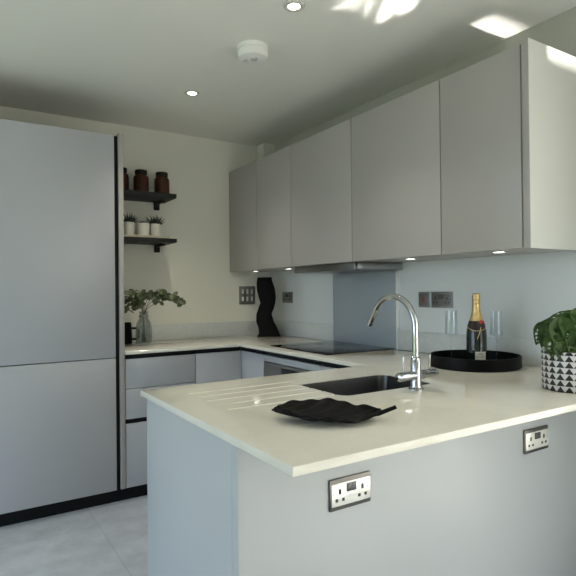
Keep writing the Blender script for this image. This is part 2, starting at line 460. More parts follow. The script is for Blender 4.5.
# ------------------------------------------------------------------ wall units
XU, ZU0, ZU1 = 1.878, 1.4225, 2.2165
ys = [YB - .003, 3.366, 2.910, 2.286, 1.653, 1.241]
labs = ['grey wall cupboard at the far end in the room corner', 'grey wall cupboard second from the room corner, left of the extractor',
        'grey wall cupboard directly above the extractor hood', 'wide grey wall cupboard right of the one above the extractor',
        'grey wall cupboard at the near end above the champagne with pale end panel']
for i in range(5):
    a, b = ys[i + 1], ys[i]
    t = thing('wall_cabinet', labs[i], 'cabinet', (XU, (a + b) / 2, ZU0), group='run of grey wall cupboards')
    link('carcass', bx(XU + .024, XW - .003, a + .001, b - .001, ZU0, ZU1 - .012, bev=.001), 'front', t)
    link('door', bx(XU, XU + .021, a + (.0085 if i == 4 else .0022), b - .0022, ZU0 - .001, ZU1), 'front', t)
    if i == 4: link('edge_band', bx(XU - .0085, XU - .0062, 1.2095, 1.2385, ZU0 - .004, ZU1 + .008, bev=.0006), 'front', t)
    if i == 4: link('end_panel', bx(XU - .006, XW - .002, 1.209, 1.239, ZU0 - .004, ZU1 + .008, bev=.0012), 'panel', t)
t = thing('extractor_hood', 'slim dark steel extractor hood under the wall cupboards', 'extractor hood', (2.06, 2.58, 1.3755))
link('canopy', bx(1.905, XW - .003, 2.273, 2.886, 1.382, ZU0 - .002, bev=.002), 'steel', t)
link('visor', bx(1.884, 1.904, 2.273, 2.886, 1.376, ZU0 - .003, bev=.002), 'sinksteel', t)
link('filter', bx(1.93, 2.22, 2.30, 2.86, 1.377, 1.3815, bev=.001), 'dsteel', t)

# lights under the wall units
b = bmesh.new(); lathe(b, [(.024, 0), (.024, -.004), (.033, -.0035), (.034, 0)], (0, 0), 32)
r0 = thing('cabinet_downlight', 'small lit spotlight under wall cupboards, farthest, above the wall switches', 'light', (2.024, 3.655, ZU0 - .0002), group='spotlights under the wall cupboards')
link('bezel', b, 'steel', r0, local=True)
b = bmesh.new(); lathe(b, [(0, -.003), (.0235, -.0028), (.0238, 0)], (0, 0), 32); link('lens', b, 'lampcab', r0, local=True)
dup(r0, (2.028, 3.178, ZU0 - .0002), 'small lit spotlight under wall cupboards, just left of the extractor')
dup(r0, (1.988, 1.953, ZU0 - .0002), 'small lit spotlight under wall cupboards above the mixer tap')
dup(r0, (1.984, 1.431, ZU0 - .0002), 'small lit spotlight under wall cupboards above the champagne bottle')

# ceiling fittings
r0 = thing('ceiling_downlight', 'lit round recessed downlight in the ceiling before the smoke alarm, nearest the camera', 'light', (1.224, 1.855, ZC), group='ceiling downlights')
b = bmesh.new(); lathe(b, [(.0245, 0), (.027, -.004), (.040, -.006), (.044, -.003), (.045, 0)], (0, 0), 40); link('bezel', b, 'bezel', r0, local=True)
b = bmesh.new(); lathe(b, [(0, -.004), (.0225, -.003), (.024, 0)], (0, 0), 32); link('lamp', b, 'lamp', r0, local=True)
dup(r0, (1.232, 2.991, ZC), 'lit round recessed downlight in the ceiling beyond the smoke alarm, above the back worktop')
t = thing('smoke_alarm', 'round white smoke alarm on the ceiling', 'smoke alarm', (1.256, 2.275, ZC))
b = bmesh.new(); lathe(b, [(0, 0), (.070, 0), (.071, -.006), (.070, -.016), (.066, -.018), (.066, -.022)], (0, 0), 48); link('base', b, 'plastic', t, local=True)
b = bmesh.new(); lathe(b, [(.066, -.022), (.069, -.024), (.069, -.036), (.064, -.046), (.050, -.051), (0, -.053)], (0, 0), 48); link('cover', b, 'plastic', t, local=True)
b = bmesh.new(); lathe(b, [(.016, -.050), (.016, -.0555), (.013, -.057), (0, -.057)], (.0, -.012), 24); link('button', b, 'plasticg', t, local=True)
b = bmesh.new()
for k in range(4): box(b, -.034 + .0, -.018, .010 + .006 * k, .013 + .006 * k, -.0545, -.050, bev=.0005)
link('grille', b, 'plasticg', t, local=True)

for k in t.children: k.data.transform(Matrix.Diagonal((1.08, 1.08, 1.22, 1)))

# ------------------------------------------------------------------ sockets and switches (faces look along local -Y)
def slots(cx, cz, s=1.):
    b = bmesh.new()
    box(b, cx - .004, cx + .004, -.0108, -.0085, cz + .007, cz + .021, bev=.0006)
    for d in (-.0115, .0115): box(b, cx + d - .0042, cx + d + .0042, -.0108, -.0085, cz - .013, cz - .0045, bev=.0006)
    return b
def double_socket(label, loc, rot, dark, group):
    t = thing('double_socket', label, 'socket', loc, rot, group)
    link('frame', bx(-.0735, .0735, -.0075, 0, -.0435, .0435, bev=.003), 'frame' if not dark else 'dsteel', t, local=True)
    link('faceplate', bx(-.068, .070, -.0095, -.0072, -.031, .031, bev=.001), 'face' if not dark else 'socketgrey', t, local=True)
    for cx in (-.040, .040): link('outlet', slots(cx, -.006), 'slot', t, local=True)
    for cx in (-.0085, .0085): link('rocker_switch', bx(cx - .008, cx + .008, -.0125, -.009, .004, .027, bev=.001), 'rocker', t, local=True)
    for cx in (-.0605, .0605):
        b = bmesh.new(); cyl(b, (cx, -.0105, .004), (cx, -.009, .004), .0032, seg=12); link('screw', b, 'steel' if not dark else 'slot', t, local=True)
    return t
double_socket('double socket low on the peninsula front, left one below the leaf-shaped dish', (.9395, 1.168, .701), 0, False, 'peninsula sockets')
double_socket('double socket on the peninsula front, right one below the potted plant', (1.818, 1.168, .706), 0, False, 'peninsula sockets')
double_socket('dark steel double socket on the right wall between tap and champagne bottle', (XW, 1.980, 1.206), -PI / 2, True, 'dark wall sockets')
double_socket('dark steel double socket on the right wall just right of the sculptural vase', (XW, 3.545, 1.211), -PI / 2, True, 'dark wall sockets')
t = thing('fused_switch', 'square dark steel switch with red rocker beside the double socket above the tap', 'switch', (XW, 2.1065, 1.206), -PI / 2)
link('frame', bx(-.042, .042, -.0075, 0, -.0435, .0435, bev=.003), 'dsteel', t, local=True)
link('faceplate', bx(-.038, .038, -.0095, -.0072, -.033, .033, bev=.001), 'socketgrey', t, local=True)
link('rocker', bx(-.007, .007, -.0125, -.009, -.016, .016, bev=.001), 'neon', t, local=True)
t = thing('light_switch', 'square grey plate of six pale switches on the back wall', 'switch', (2.0325, YB, 1.2315))
link('plate', bx(-.0725, .0725, -.008, 0, -.0735, .0735, bev=.003), 'dsteel', t, local=True)
for i in range(3):
    for j in range(2):
        cx, cz = -.042 + .042 * i, -.030 + .060 * j
        link('rocker_switch', bx(cx - .0085, cx + .0085, -.0125, -.007, cz - .018, cz + .018, bev=.001), 'face', t, local=True)

# ------------------------------------------------------------------ floating shelves
for z0, z1, lab in ((1.923, 1.953, 'upper dark floating shelf carrying the amber jars'), (1.611, 1.638, 'lower dark floating shelf carrying the small white pots')):
    t = thing('wall_shelf', lab, 'shelf', (1.1, YB, z0), group='dark floating shelves')
    link('board', bx(.882, 1.344, 3.560, YB - .001, z0, z1, bev=.002), 'shelf', t)
    b = bmesh.new(); box(b, 1.262, 1.300, YB - .030, YB - .001, z0 - .055, z0 - .0005, bev=.003)
    box(b, 1.268, 1.294, YB - .16, YB - .028, z0 - .016, z0 - .0005, bev=.002)
    cyl(b, (1.281, YB - .034, z0 - .042), (1.281, YB - .028, z0 - .042), .008, seg=14)
    link('bracket', b, 'shelf', t)

# amber jars
JY = 3.66
r0 = thing('amber_jar', 'brown glass storage jar at the right end of the upper shelf', 'jar', (1.272, JY, 1.9535), group='amber jars')
b = bmesh.new(); lathe(b, [(0, 0), (.047, 0), (.053, .006), (.0535, .10), (.050, .116), (.040, .126), (.0385, .132), (0, .132)], (0, 0), 40); link('body', b, 'amber', r0, local=True)
b = bmesh.new(); lathe(b, [(.039, .130), (.042, .131), (.0425, .156), (.040, .160), (0, .160)], (0, 0), 40); link('lid', b, 'lid', r0, local=True)
dup(r0, (1.123, JY, 1.9535), 'brown glass storage jar in the middle of the upper shelf')
dup(r0, (.983, JY, 1.9535), 'brown glass storage jar partly hidden behind the tall cupboard panel')

# little pots on a pale board
single('serving_board', bx(.90, 1.300, 3.585, 3.76, 1.6385, 1.656, bev=.003), 'board', 'pale flat board under the little white pots on lower shelf', 'board')
def pot(label, x, y, r, h, kind):
    t = thing('potted_succulent', label, 'potted plant', (x, y, 1.6565), group='little white potted succulents')
    b = bmesh.new(); lathe(b, [(0, 0), (r * .86, 0), (r * .92, .004), (r, h), (r * .93, h), (r * .90, h - .012), (0, h - .012)], (0, 0), 36); link('pot', b, 'potwhite', t, local=True)
    rnd = random.Random(int(x * 1000))
    if kind == 'spiky':
        for k in range(24):
            a = k * 2.39996; e = math.radians(20 + 62 * (k / 23.)); L = .080 - .014 * (k / 23.) + rnd.uniform(-.012, .008)
            d = Vector((math.cos(a) * math.cos(e), math.sin(a) * math.cos(e), math.sin(e)))
            p0 = Vector((math.cos(a) * .006, math.sin(a) * .006, h - .008)); b = bmesh.new()
            mid = p0 + d * L * .5 + Vector((0, 0, -.003)); tip = p0 + d * L + Vector((0, 0, .006))
            tube(b, [p0, p0 + d * L * .25, mid, tip], [.005, .0072, .0056, .0005], 8)
            link('leaf', b, 'succ', t, local=True)
    else:
        b = bmesh.new(); lathe(b, [(r * .9, h - .012), (r * .85, h + .002), (r * .6, h + .009), (r * .3, h + .013), (0, h + .014)], (0, 0), 24)
        for v in b.verts: v.co += Vector((rnd.uniform(-1, 1), rnd.uniform(-1, 1), rnd.uniform(-1, 1))) * .0022
        link('moss', b, 'succ', t, local=True)
pot('spiky succulent in a white pot at the left end of the lower shelf', 1.037, 3.66, .0365, .090, 'spiky')
pot('white pot with a low dark mound of succulent, between the two spiky ones', 1.134, 3.66, .0435, .088, 'low')
pot('spiky succulent in a white pot at the right end of the lower shelf', 1.221, 3.66, .0365, .088, 'spiky')

# ------------------------------------------------------------------ glass vase with eucalyptus
VX, VY = 1.083, 3.500
t = thing('glass_vase', 'clear ribbed glass bottle vase on the back worktop', 'vase', (VX, VY, W + .0005))
b = bmesh.new()
prof = [(0, .004), (.046, .004), (.050, .012), (.0535, .05), (.053, .10), (.048, .145), (.036, .170), (.029, .180), (.027, .205), (.029, .222), (.031, .224),
        (.030, .226), (.026, .222), (.024, .205), (.026, .181), (.034, .168), (.045, .143), (.050, .10), (.050, .05), (.047, .014), (0, .010)]
lathe(b, prof, (0, 0), 48)
for v in b.verts:
    r = math.hypot(v.co.x, v.co.y)
    if r > .03 and v.co.z < .16:
        a = math.atan2(v.co.y, v.co.x); k = 1 + .03 * math.cos(12 * a); v.co.x *= k; v.co.y *= k
link('bottle', b, 'jar', t, local=True)
b = bmesh.new(); lathe(b, [(.0285, .186), (.031, .188), (.031, .200), (.0285, .202)], (0, 0), 40); link('neck_band', b, 'dsteel', t, local=True)

def frame_of(n, d):
    n = Vector(n).normalized(); d = Vector(d); x = (d - n * d.dot(n)).normalized(); y = n.cross(x); return x, y, n
def round_leaf(bm, p, d, n, L, wd):
    x, y, z = frame_of(n, d)
    t2 = bmesh.new()
    grid(t2, lambda u, v: p + x * (L * u) + y * ((v - .5) * 2 * wd * math.sin(PI * min(1, max(0, u ** .8))) ** .6) + z * (.14 * L * ((v - .5) * 2) ** 2 - .10 * L * u * u), 8, 6)
    merge(bm, thicken(t2, .0008))
rnd = random.Random(11)
branches = [((.185, -.105, .285), 0), ((.115, -.06, .335), 0), ((.05, -.05, .325), 0), ((-.035, -.04, .335), 0), ((-.085, .0, .325), 0), ((-.105, .03, .285), 0), ((-.05, -.05, .285), 0), ((.15, -.09, .32), 0), ((-.09, -.02, .25), 0)]
t = thing('eucalyptus_stems', 'bunch of green eucalyptus stems standing in the glass bottle vase', 'foliage', (VX, VY, W + .02))
for k, (e, _) in enumerate(branches):
    e = Vector(e)
    p0 = Vector((rnd.uniform(-.012, .012), rnd.uniform(-.012, .012), .0)); p1 = Vector((e.x * .05, e.y * .05, .20)); p2 = Vector((e.x * .5, e.y * .5, e.z * .90 + .01)); 
    ctl = [p0, p1, p2, e, e + Vector((e.x * .22, e.y * .22, -.035))]
    pts = []
    for i in range(len(ctl) - 1):
        a = ctl[max(i - 1, 0)]; b0 = ctl[i]; c0 = ctl[i + 1]; d0 = ctl[min(i + 2, len(ctl) - 1)]
        for s in range(6):
            u = s / 6
            pts.append(.5 * ((2 * b0) + (c0 - a) * u + (2 * a - 5 * b0 + 4 * c0 - d0) * u * u + (3 * b0 - a - 3 * c0 + d0) * u ** 3))
    pts.append(ctl[-1])
    b = bmesh.new(); tube(b, pts, [.0024 - .0015 * i / len(pts) for i in range(len(pts))], 8)
    st = link('stem', b, 'stem', t, local=True)
    for i in range(11, len(pts)):
        for sd in (-1, 1):
            if rnd.random() < .45: continue
            dr = (pts[i] - pts[i - 1]).normalized()
            sdv = dr.cross(Vector((rnd.uniform(-.5, .5), rnd.uniform(-.5, .5), 1))).normalized() * sd
            d = (sdv + dr * rnd.uniform(.1, .7) + Vector((0, 0, rnd.uniform(-.35, .3)))).normalized()
            n = Vector((rnd.uniform(-.8, .4), rnd.uniform(-1.1, .1), rnd.uniform(.0, 1.)))
            L = rnd.uniform(.036, .056) * (1 - .25 * (i / len(pts)))
            lb = bmesh.new(); round_leaf(lb, pts[i] + d * .004, d, n, L, L * .44)
            link('leaf', lb, 'euca', st, local=True)
# black jug half hidden behind the panel
t = thing('black_jug', 'small black jug half hidden behind tall cupboard panel, left of glass vase', 'jug', (1.012, 3.70, W + .0005))
b = bmesh.new(); lathe(b, [(0, 0), (.046, 0), (.05, .006), (.047, .10), (.044, .145), (.040, .146), (.042, .10), (.044, .012), (0, .010)], (0, 0), 36); link('body', b, 'satinblack', t, local=True)
b = bmesh.new(); tube(b, [(.040, -.01, .105), (.075, -.03, .105), (.084, -.034, .09), (.084, -.034, .04), (.074, -.03, .03), (.042, -.01, .03)], .008, 10); link('handle', b, 'satinblack', t, local=True)

# ------------------------------------------------------------------ sculptural vase
t = thing('wavy_vase', 'tall black wavy sculptural vase in the worktop corner', 'vase', (2.095, 3.578, W + .0005))
S = .001357
pf = [(497, 215, 352), (480, 225, 344), (450, 223, 331), (410, 210, 311), (370, 212, 300), (330, 225, 315), (305, 235, 322), (270, 225, 325), (230, 216, 321), (195, 215, 311), (175, 217, 303), (158, 220, 303)]
lat = Vector((.844, -.537, 0)); dep = Vector((.537, .844, 0))
def interp(y):
    for (y0, a0, b0), (y1, a1, b1) in zip(pf, pf[1:]):
        if y <= y0 and y >= y1:
            u = (y0 - y) / (y0 - y1); u = u * u * (3 - 2 * u) * .5 + u * .5
            return a0 + (a1 - a0) * u, b0 + (b1 - b0) * u
    return pf[-1][1:]
b = bmesh.new(); rings = []; N = 40; HV = 44
for i in range(HV + 1):
    y = 497 - (497 - 158) * i / HV; l, r = interp(y); cx = ((l + r) / 2 - 283) * S; hw = (r - l) / 2 * S
    z = (497 - y) * S; hd = .046 + .010 * math.sin(i / HV * 9); tw = .18 * math.sin(i / HV * 8)
    ring = []
    for k in range(N):
        a = 2 * PI * k / N; ca, sa = math.cos(a), math.sin(a); e = .62
        ring.append(b.verts.new(lat * (cx + hw * math.copysign(abs(ca) ** e, ca)) + dep * (hd * math.copysign(abs(sa) ** e, sa) + tw * .03) + Vector((0, 0, z))))
    rings.append(ring)
ztop = (497 - 158) * S
inner = []
for z, sc in ((ztop, .86), (ztop - .05, .82)):
    l, r = interp(158); cx = ((l + r) / 2 - 283) * S; ctr = lat * cx
    inner.append([b.verts.new(Vector((ctr.x + (v.co.x - ctr.x) * sc, ctr.y + (v.co.y - ctr.y) * sc, z))) for v in rings[HV]])
allr = rings + inner
for a, c in zip(allr, allr[1:]):
    for k in range(N): b.faces.new((a[k], a[(k + 1) % N], c[(k + 1) % N], c[k]))
b.faces.new(allr[0][::-1]); b.faces.new(allr[-1])
link('body', b, 'matteblack', t, smooth=50, local=True)

# ------------------------------------------------------------------ sink and tap
t = thing('undermount_sink', 'stainless steel sink bowl sunk into the peninsula worktop', 'sink', (1.33, 1.53, WB - .19))
b = bmesh.new()
def ring_at(x0, x1, y0, y1, r, z): return [b.verts.new((x, y, z)) for x, y in rrect(x0, x1, y0, y1, r)]
g = .0012
outer = [ring_at(SX0 + g, SX1 - g, SY0 + g, SY1 - g, SR, W - .0035),
         ring_at(SX0 + g + .001, SX1 - g - .001, SY0 + g + .001, SY1 - g - .001, SR, WB - .01), ring_at(SX0 + .008, SX1 - .008, SY0 + .008, SY1 - .008, SR - .004, WB - .155),
         ring_at(SX0 + .014, SX1 - .014, SY0 + .014, SY1 - .014, SR - .008, WB - .175), ring_at(SX0 + .028, SX1 - .028, SY0 + .028, SY1 - .028, SR - .020, WB - .188)]
for a, c in zip(outer, outer[1:]):
    for k in range(len(a)): b.faces.new((a[k], a[(k + 1) % len(a)], c[(k + 1) % len(a)], c[k]))
b.faces.new(outer[-1])
b = thicken(b, .0012)
link('bowl', b, 'sinksteel', t)
b = bmesh.new(); lathe(b, [(0, .001), (.030, .001), (.040, .004), (.043, .002), (.043, 0)], (1.33, 1.53), 32, WB - .1872); link('drain', b, 'chrome', t)

TX, TY = 1.386, 1.342
t = thing('mixer_tap', 'tall chrome swan-neck mixer tap with two side levers beside the sink', 'tap', (TX, TY, W))
b = bmesh.new(); lathe(b, [(0, 0), (.027, 0), (.027, .004), (.021, .008), (.0185, .016), (.0185, .10), (.0165, .104), (.0165, .112), (.0125, .116), (0, .116)], (0, 0), 36); link('body', b, 'chrome', t, local=True)
R = .112; cy, cz = R, .2165
pts = [(0, 0, .11), (0, 0, .16)] + [(0, 0, cz - .01)]
for i in range(0, 29):
    a = PI - math.radians(152) * i / 28
    pts.append((0, cy + R * math.cos(a), cz + R * math.sin(a)))
e = Vector(pts[-1]); d = (Vector(pts[-1]) - Vector(pts[-2])).normalized()
pts += [tuple(e + d * .02), tuple(e + d * .058)]
b = bmesh.new(); tube(b, pts, .0115, 22); link('spout', b, 'chrome', t, local=True)
b = bmesh.new(); e2 = e + d * .058; tube(b, [e2 - d * .012, e2 - d * .011, e2 + d * .003, e2 + d * .0035], [.0117, .0126, .0126, .010], 22); link('aerator', b, 'chrome', t, local=True)
for s, x1, lx in ((-1, -.090, -.063), (1, .107, .068)):
    b = bmesh.new(); z = .050
    xs = [0, s * .024, s * .025, s * .030, s * .031, x1 * .90, x1 * .97, x1]; tube(b, [(x, 0, z) for x in xs], [.0160, .0160, .0142, .0142, .0158, .0158, .0135, .0085], 28)
    hl = link('handle', b, 'chrome', t, local=True)
    b = bmesh.new(); tube(b, [(lx, 0, z + .012), (lx, 0, z + .028), (lx, -.002, z + .070), (lx, -.002, z + .072)], [.0032, .0034, .0042, .002], 14); link('lever', b, 'chrome', hl, local=True)

# ------------------------------------------------------------------ leaf dish
t = thing('leaf_dish', 'black ribbed leaf-shaped dish lying on the peninsula worktop', 'dish', (.89, 1.17, W))
A = Vector((.745, 1.262, 0)); B_ = Vector((.980, 1.082, 0)); ax = (B_ - A).normalized(); sd = Vector((-ax.y, ax.x, 0)); LL = (B_ - A).length
def dish(u, v):
    s = (v - .5) * 2
    w = .112 * (math.sin(PI * min(1., u ** .80)) ** .72) * (.70 + .42 * u) + .001
    if u > .96: w *= 1 - .4 * (u - .96) / .04
    rim = .024 * abs(s) ** 2.6 * (.45 + .55 * math.sin(PI * u)) * (1. if s > 0 else .62) + .0022 * math.sin(u * 15) * abs(s) ** 3
    spine = .0055 + .020 * (1 - u) ** 2.5 + .014 * max(0, u - .8) / .2
    rib = .0022 * math.sin((u * 34) - abs(s) * 9) * min(1, abs(s) * 3)
    return A + ax * (LL * (u + .06 * abs(s) * (1 - u))) + sd * (w * s) + Vector((0, 0, W + spine + rim + rib))
b = bmesh.new(); grid(b, dish, 110, 36); b = thicken(b, .006); link('bowl', b, 'matteblack', t, smooth=40)
b = bmesh.new(); p = dish(.97, .5); tube(b, [p, p + ax * .02 + Vector((0, 0, .006)), p + ax * .045 + Vector((0, 0, .016)), p + ax * .052 + Vector((0, 0, .019))], [.008, .006, .0055, .0058], 12); link('stalk', b, 'matteblack', t)
for u, s in ((.30, .5), (.62, .36), (.62, .64)):
    p = dish(u, s); b = bmesh.new(); cyl(b, (p.x, p.y, W + .0003), (p.x, p.y, p.z), .006, .009, 14); link('foot', b, 'matteblack', t)

# ------------------------------------------------------------------ tray, bottle, flutes
TCX, TCY, TR = 2.022, 1.594, .200
b = bmesh.new(); lathe(b, [(0, 0), (TR - .004, 0), (TR, .004), (TR, .050), (TR - .002, .053), (TR - .007, .053), (TR - .009, .050), (TR - .009, .008), (TR - .012, .006), (0, .006)], (0, 0), 96)
t = thing('round_tray', 'round black rimmed tray on the worktop holding champagne and glasses', 'tray', (TCX, TCY, W + .0005))
link('tray', b, 'satinblack', t, local=True)
TZ = W + .0070
t = thing('champagne_bottle', 'dark green champagne bottle with gold foil neck standing in tray', 'bottle', (1.995, 1.560, TZ))
b = bmesh.new(); lathe(b, [(0, .006), (.02, .002), (.040, 0), (.0435, .005), (.0440, .02), (.0440, .13), (.0425, .155), (.037, .182), (.029, .205), (.0215, .226), (.0175, .246), (.0155, .29), (.0150, .312), (0, .312)], (0, 0), 48); link('body', b, 'bottle', t, local=True)
b = bmesh.new(); lathe(b, [(.0318, .2005), (.0258, .2165), (.0222, .229), (.0186, .248), (.0165, .282), (.0172, .284), (.0175, .292), (.0162, .296), (.0172, .300), (.0178, .312), (.0162, .322), (.010, .326), (0, .327)], (0, 0), 40)
link('foil', b, 'foil', t, local=True)
def patch(bm, r, a0, a1, zf, n=14):
    v0 = []; v1 = []
    for i in range(n + 1):
        u = i / n; a = a0 + (a1 - a0) * u; z0, z1 = zf(u)
        r0, r1 = r(z0), r(z1)
        v0.append(bm.verts.new((r0 * math.cos(a), r0 * math.sin(a), z0))); v1.append(bm.verts.new((r1 * math.cos(a), r1 * math.sin(a), z1)))
    for i in range(n): bm.faces.new((v0[i], v0[i + 1], v1[i + 1], v1[i]))
    return bm
def rb(z):
    pr = [(.0440, .13), (.0425, .155), (.037, .182), (.029, .205), (.0215, .226), (.0175, .246)]
    if z <= .13: return .0445
    for (r0, z0), (r1, z1) in zip(pr, pr[1:]):
        if z <= z1: return r0 + (r1 - r0) * (z - z0) / (z1 - z0) + .0008
    return .0185
toc = math.atan2(-1.560, -1.995)
ca = toc + .10
collar = lambda u: (.196 - .018 * math.sin(PI * u), .224)
b = bmesh.new()
for k in range(3):
    for j in range(1): pass
n = 36
rowsz = 5
vv = []
for i in range(n + 1):
    u = i / n; a = ca - 2.2 + 4.4 * u; z0 = .186 - .026 * max(0, math.cos((u - .5) * 3.0)) ** 2; col = []
    for j in range(rowsz + 1):
        z = z0 + (.2035 - z0) * j / rowsz; r = rb(z) + .0004; col.append(b.verts.new((r * math.cos(a), r * math.sin(a), z)))
    vv.append(col)
for i in range(n):
    for j in range(rowsz): b.faces.new((vv[i][j], vv[i + 1][j], vv[i + 1][j + 1], vv[i][j + 1]))
link('neck_collar', thicken(b, .0006), 'collar', t, local=True)
b = bmesh.new(); pts = []
for i in range(n + 1):
    u = i / n; a = ca - 2.2 + 4.4 * u; z = .186 - .026 * max(0, math.cos((u - .5) * 3.0)) ** 2; r = rb(z) + .0008; pts.append((r * math.cos(a), r * math.sin(a), z))
tube(b, pts, .0011, 8); link('gold_edging', b, 'gold', t, local=True)
b = bmesh.new(); pts = []
for i in range(13):
    u = i / 12; a = toc + .50 - .42 * u; z = .176 - .052 * u; r = rb(z) + .0007; pts.append((r * math.cos(a), r * math.sin(a), z))
tube(b, pts, .0011, 8); link('gold_ribbon', b, 'gold', t, local=True)
a = toc + .62; r = rb(.200) + .002
b = bmesh.new(); cyl(b, (r * math.cos(a) * .93, r * math.sin(a) * .93, .197), (r * math.cos(a) * 1.06, r * math.sin(a) * 1.06, .200), .0095, .0085, 20); link('wax_seal', b, 'seal', t, local=True)
b = bmesh.new(); patch(b, lambda z: .0444, toc - .15, toc + 1.0, lambda u: (.030, .068)); link('front_label', thicken(b, .0004), 'label', t, local=True)
b = bmesh.new(); patch(b, lambda z: .0448, toc - .05, toc + .9, lambda u: (.044, .047)); patch(b, lambda z: .0448, toc + .15, toc + .7, lambda u: (.055, .060)); link('label_print', thicken(b, .0003), 'labelgrey', t, local=True)

r0 = thing('champagne_flute', 'clear stemmed champagne flute left of the bottle in tray', 'glass', (2.050, 1.748, TZ), group='champagne flutes')
b = bmesh.new(); lathe(b, [(.0215, .125), (.0285, .128), (.0295, .135), (.0270, .240), (.0262, .241), (.0283, .136), (.0275, .131), (.004, .128)], (0, 0), 40); link('bowl', b, 'drink', r0, local=True)
b = bmesh.new(); lathe(b, [(0, .127), (.0215, .1255), (.006, .120), (.0034, .112), (.0032, .014), (.006, .008), (.028, .003), (.030, .001), (.030, 0), (0, 0)], (0, 0), 32); link('stem', b, 'drink', r0, local=True)
dup(r0, (2.155, 1.574, TZ), 'clear stemmed champagne flute right of the bottle in tray')

# ------------------------------------------------------------------ potted monstera
PXC, PYC, PR, PH = 1.832, 1.034, .098, .135
t = thing('potted_monstera', 'green holey-leaved houseplant in a black and white triangle pot', 'potted plant', (PXC, PYC, W + .0005))
b = bmesh.new(); uvl = b.loops.layers.uv.new('UVMap')
seg = 88; prof = [(PR * .96, 0), (PR * .985, .004), (PR, PH * .5), (PR, PH)]
rings = [[b.verts.new((r * math.cos(2 * PI * i / seg), r * math.sin(2 * PI * i / seg), z)) for i in range(seg)] for r, z in prof]
for k in range(len(prof) - 1):
    for i in range(seg):
        j = (i + 1) % seg; f = b.faces.new((rings[k][i], rings[k][j], rings[k + 1][j], rings[k + 1][i]))
        for lp, (uu, vk) in zip(f.loops, ((i, k), (i + 1, k), (i + 1, k + 1), (i, k + 1))): lp[uvl].uv = (uu / seg, prof[vk][1] / PH)
inn = [[b.verts.new((r * math.cos(2 * PI * i / seg), r * math.sin(2 * PI * i / seg), z)) for i in range(seg)] for r, z in ((PR * .93, PH), (PR * .91, PH - .03))]
for a, c in ((rings[-1], inn[0]), (inn[0], inn[1])):
    for i in range(seg):
        j = (i + 1) % seg; f = b.faces.new((a[i], a[j], c[j], c[i]))
        for lp in f.loops: lp[uvl].uv = (.0, .99 / 6.5)
f = b.faces.new(rings[0][::-1])
for lp in f.loops: lp[uvl].uv = (.0, .99 / 6.5)
link('pot', b, 'tri', t, smooth=40, local=True)
b = bmesh.new(); lathe(b, [(0, PH - .022), (PR * .915, PH - .026)], (0, 0), 40); link('soil', b, 'soil', t, smooth=0, local=True)

HOLES = [(.28, .30, .07, .09), (.28, .70, .07, .09), (.46, .24, .065, .10), (.46, .76, .065, .10), (.63, .28, .06, .09), (.63, .72, .06, .09), (.78, .36, .045, .06), (.78, .64, .045, .06)]
def monstera_leaf(p, d, n, L, wd, holes=True, droop=.25):
    x, y, z = frame_of(n, d)
    def f(u, v):
        s = (v - .5) * 2
        w = wd * (math.sin(PI * min(1, u ** .62)) ** .8) * (1.05 - .25 * u)
        bk = -.10 * L * abs(s) ** 1.5 * max(0, 1 - u * 4)
        return p + x * (L * u + bk) + y * (w * s) + z * (.22 * wd * s * s - droop * L * u * u + .06 * wd * math.sin(u * 20) * abs(s))
    keep = None
    if holes: keep = lambda u, v: all(((u - a - (abs(v - .5) * .22)) / ra) ** 2 + ((v - b_) / rb_) ** 2 > 1 for a, b_, ra, rb_ in HOLES)
    t2 = bmesh.new(); grid(t2, f, 40, 32, keep); return thicken(t2, .0012)
camr = Vector((.844, -.537, 0)); camd = Vector((.537, .844, 0)); up = Vector((0, 0, 1))
# (side, depth, height) of leaf base relative to pot centre on the soil line; pointing direction; face normal; size
LV = [((-.112, -.030, .212), (-.45, -.25, -.9), (-.35, -.9, .15), .075, .026, True),
      ((-.072, -.030, .226), (-1., -.15, .10), (-.05, -.35, .95), .072, .013, False),
      ((-.004, -.010, .252), (-1., -.10, .16), (-.05, -.30, .95), .086, .015, True),
      ((-.058, -.050, .224), (-.25, -.50, -.95), (-.18, -.95, .40), .115, .044, True),
      ((-.036, -.040, .236), (.08, -.62, -.85), (.0, -.90, .45), .120, .044, True),
      ((-.088, -.050, .172), (-.15, -.40, -1.), (-.35, -.92, .15), .080, .034, True),
      ((-.070, -.066, .150), (.05, -.30, -1.), (-.15, -1., .15), .070, .030, True),
      ((-.080, -.020, .205), (-.55, -.30, -.75), (-.30, -.75, .60), .085, .034, False),
      ((-.010, -.030, .246), (.60, -.50, -.50), (.10, -.75, .65), .120, .050, True),
      ((.010, -.060, .212), (.15, -.45, -1.), (.05, -.97, .30), .120, .048, True),
      ((-.020, -.070, .170), (-.05, -.35, -1.), (-.05, -1., .20), .085, .040, True),
      ((.055, -.045, .220), (.75, -.40, -.45), (.25, -.75, .60), .115, .044, True),
      ((.070, -.045, .165), (.45, -.40, -.90), (.30, -.92, .25), .095, .040, True),
      ((.045, .030, .232), (.70, .35, .05), (.10, -.30, .95), .110, .042, True),
      ((.020, .055, .225), (.15, .85, -.10), (.05, -.10, 1.), .110, .042, True),
      ((.085, .050, .180), (.80, .40, -.30), (.20, -.10, .95), .100, .040, True)]
for (q, d, n, L, wd, hl) in LV:
    to = lambda v: camr * v[0] + camd * v[1] + up * v[2]
    q = (q[0], q[1], q[2] + .016); p = to(q); lf = monstera_leaf(p, to(d), to(n), L, wd, hl)
    base = camr * q[0] * .25 + camd * q[1] * .25 + up * (PH - .025)
    b = bmesh.new(); mid = base.lerp(p, .55) + up * .03
    tube(b, [base, base.lerp(mid, .5) + up * .012, mid + up * .006, p.lerp(mid, .35) + up * .010, p], .0022, 8)
    st = link('stalk', b, 'petiole', t, local=True)
    link('leaf', lf, 'leaf', st, smooth=60, local=True)

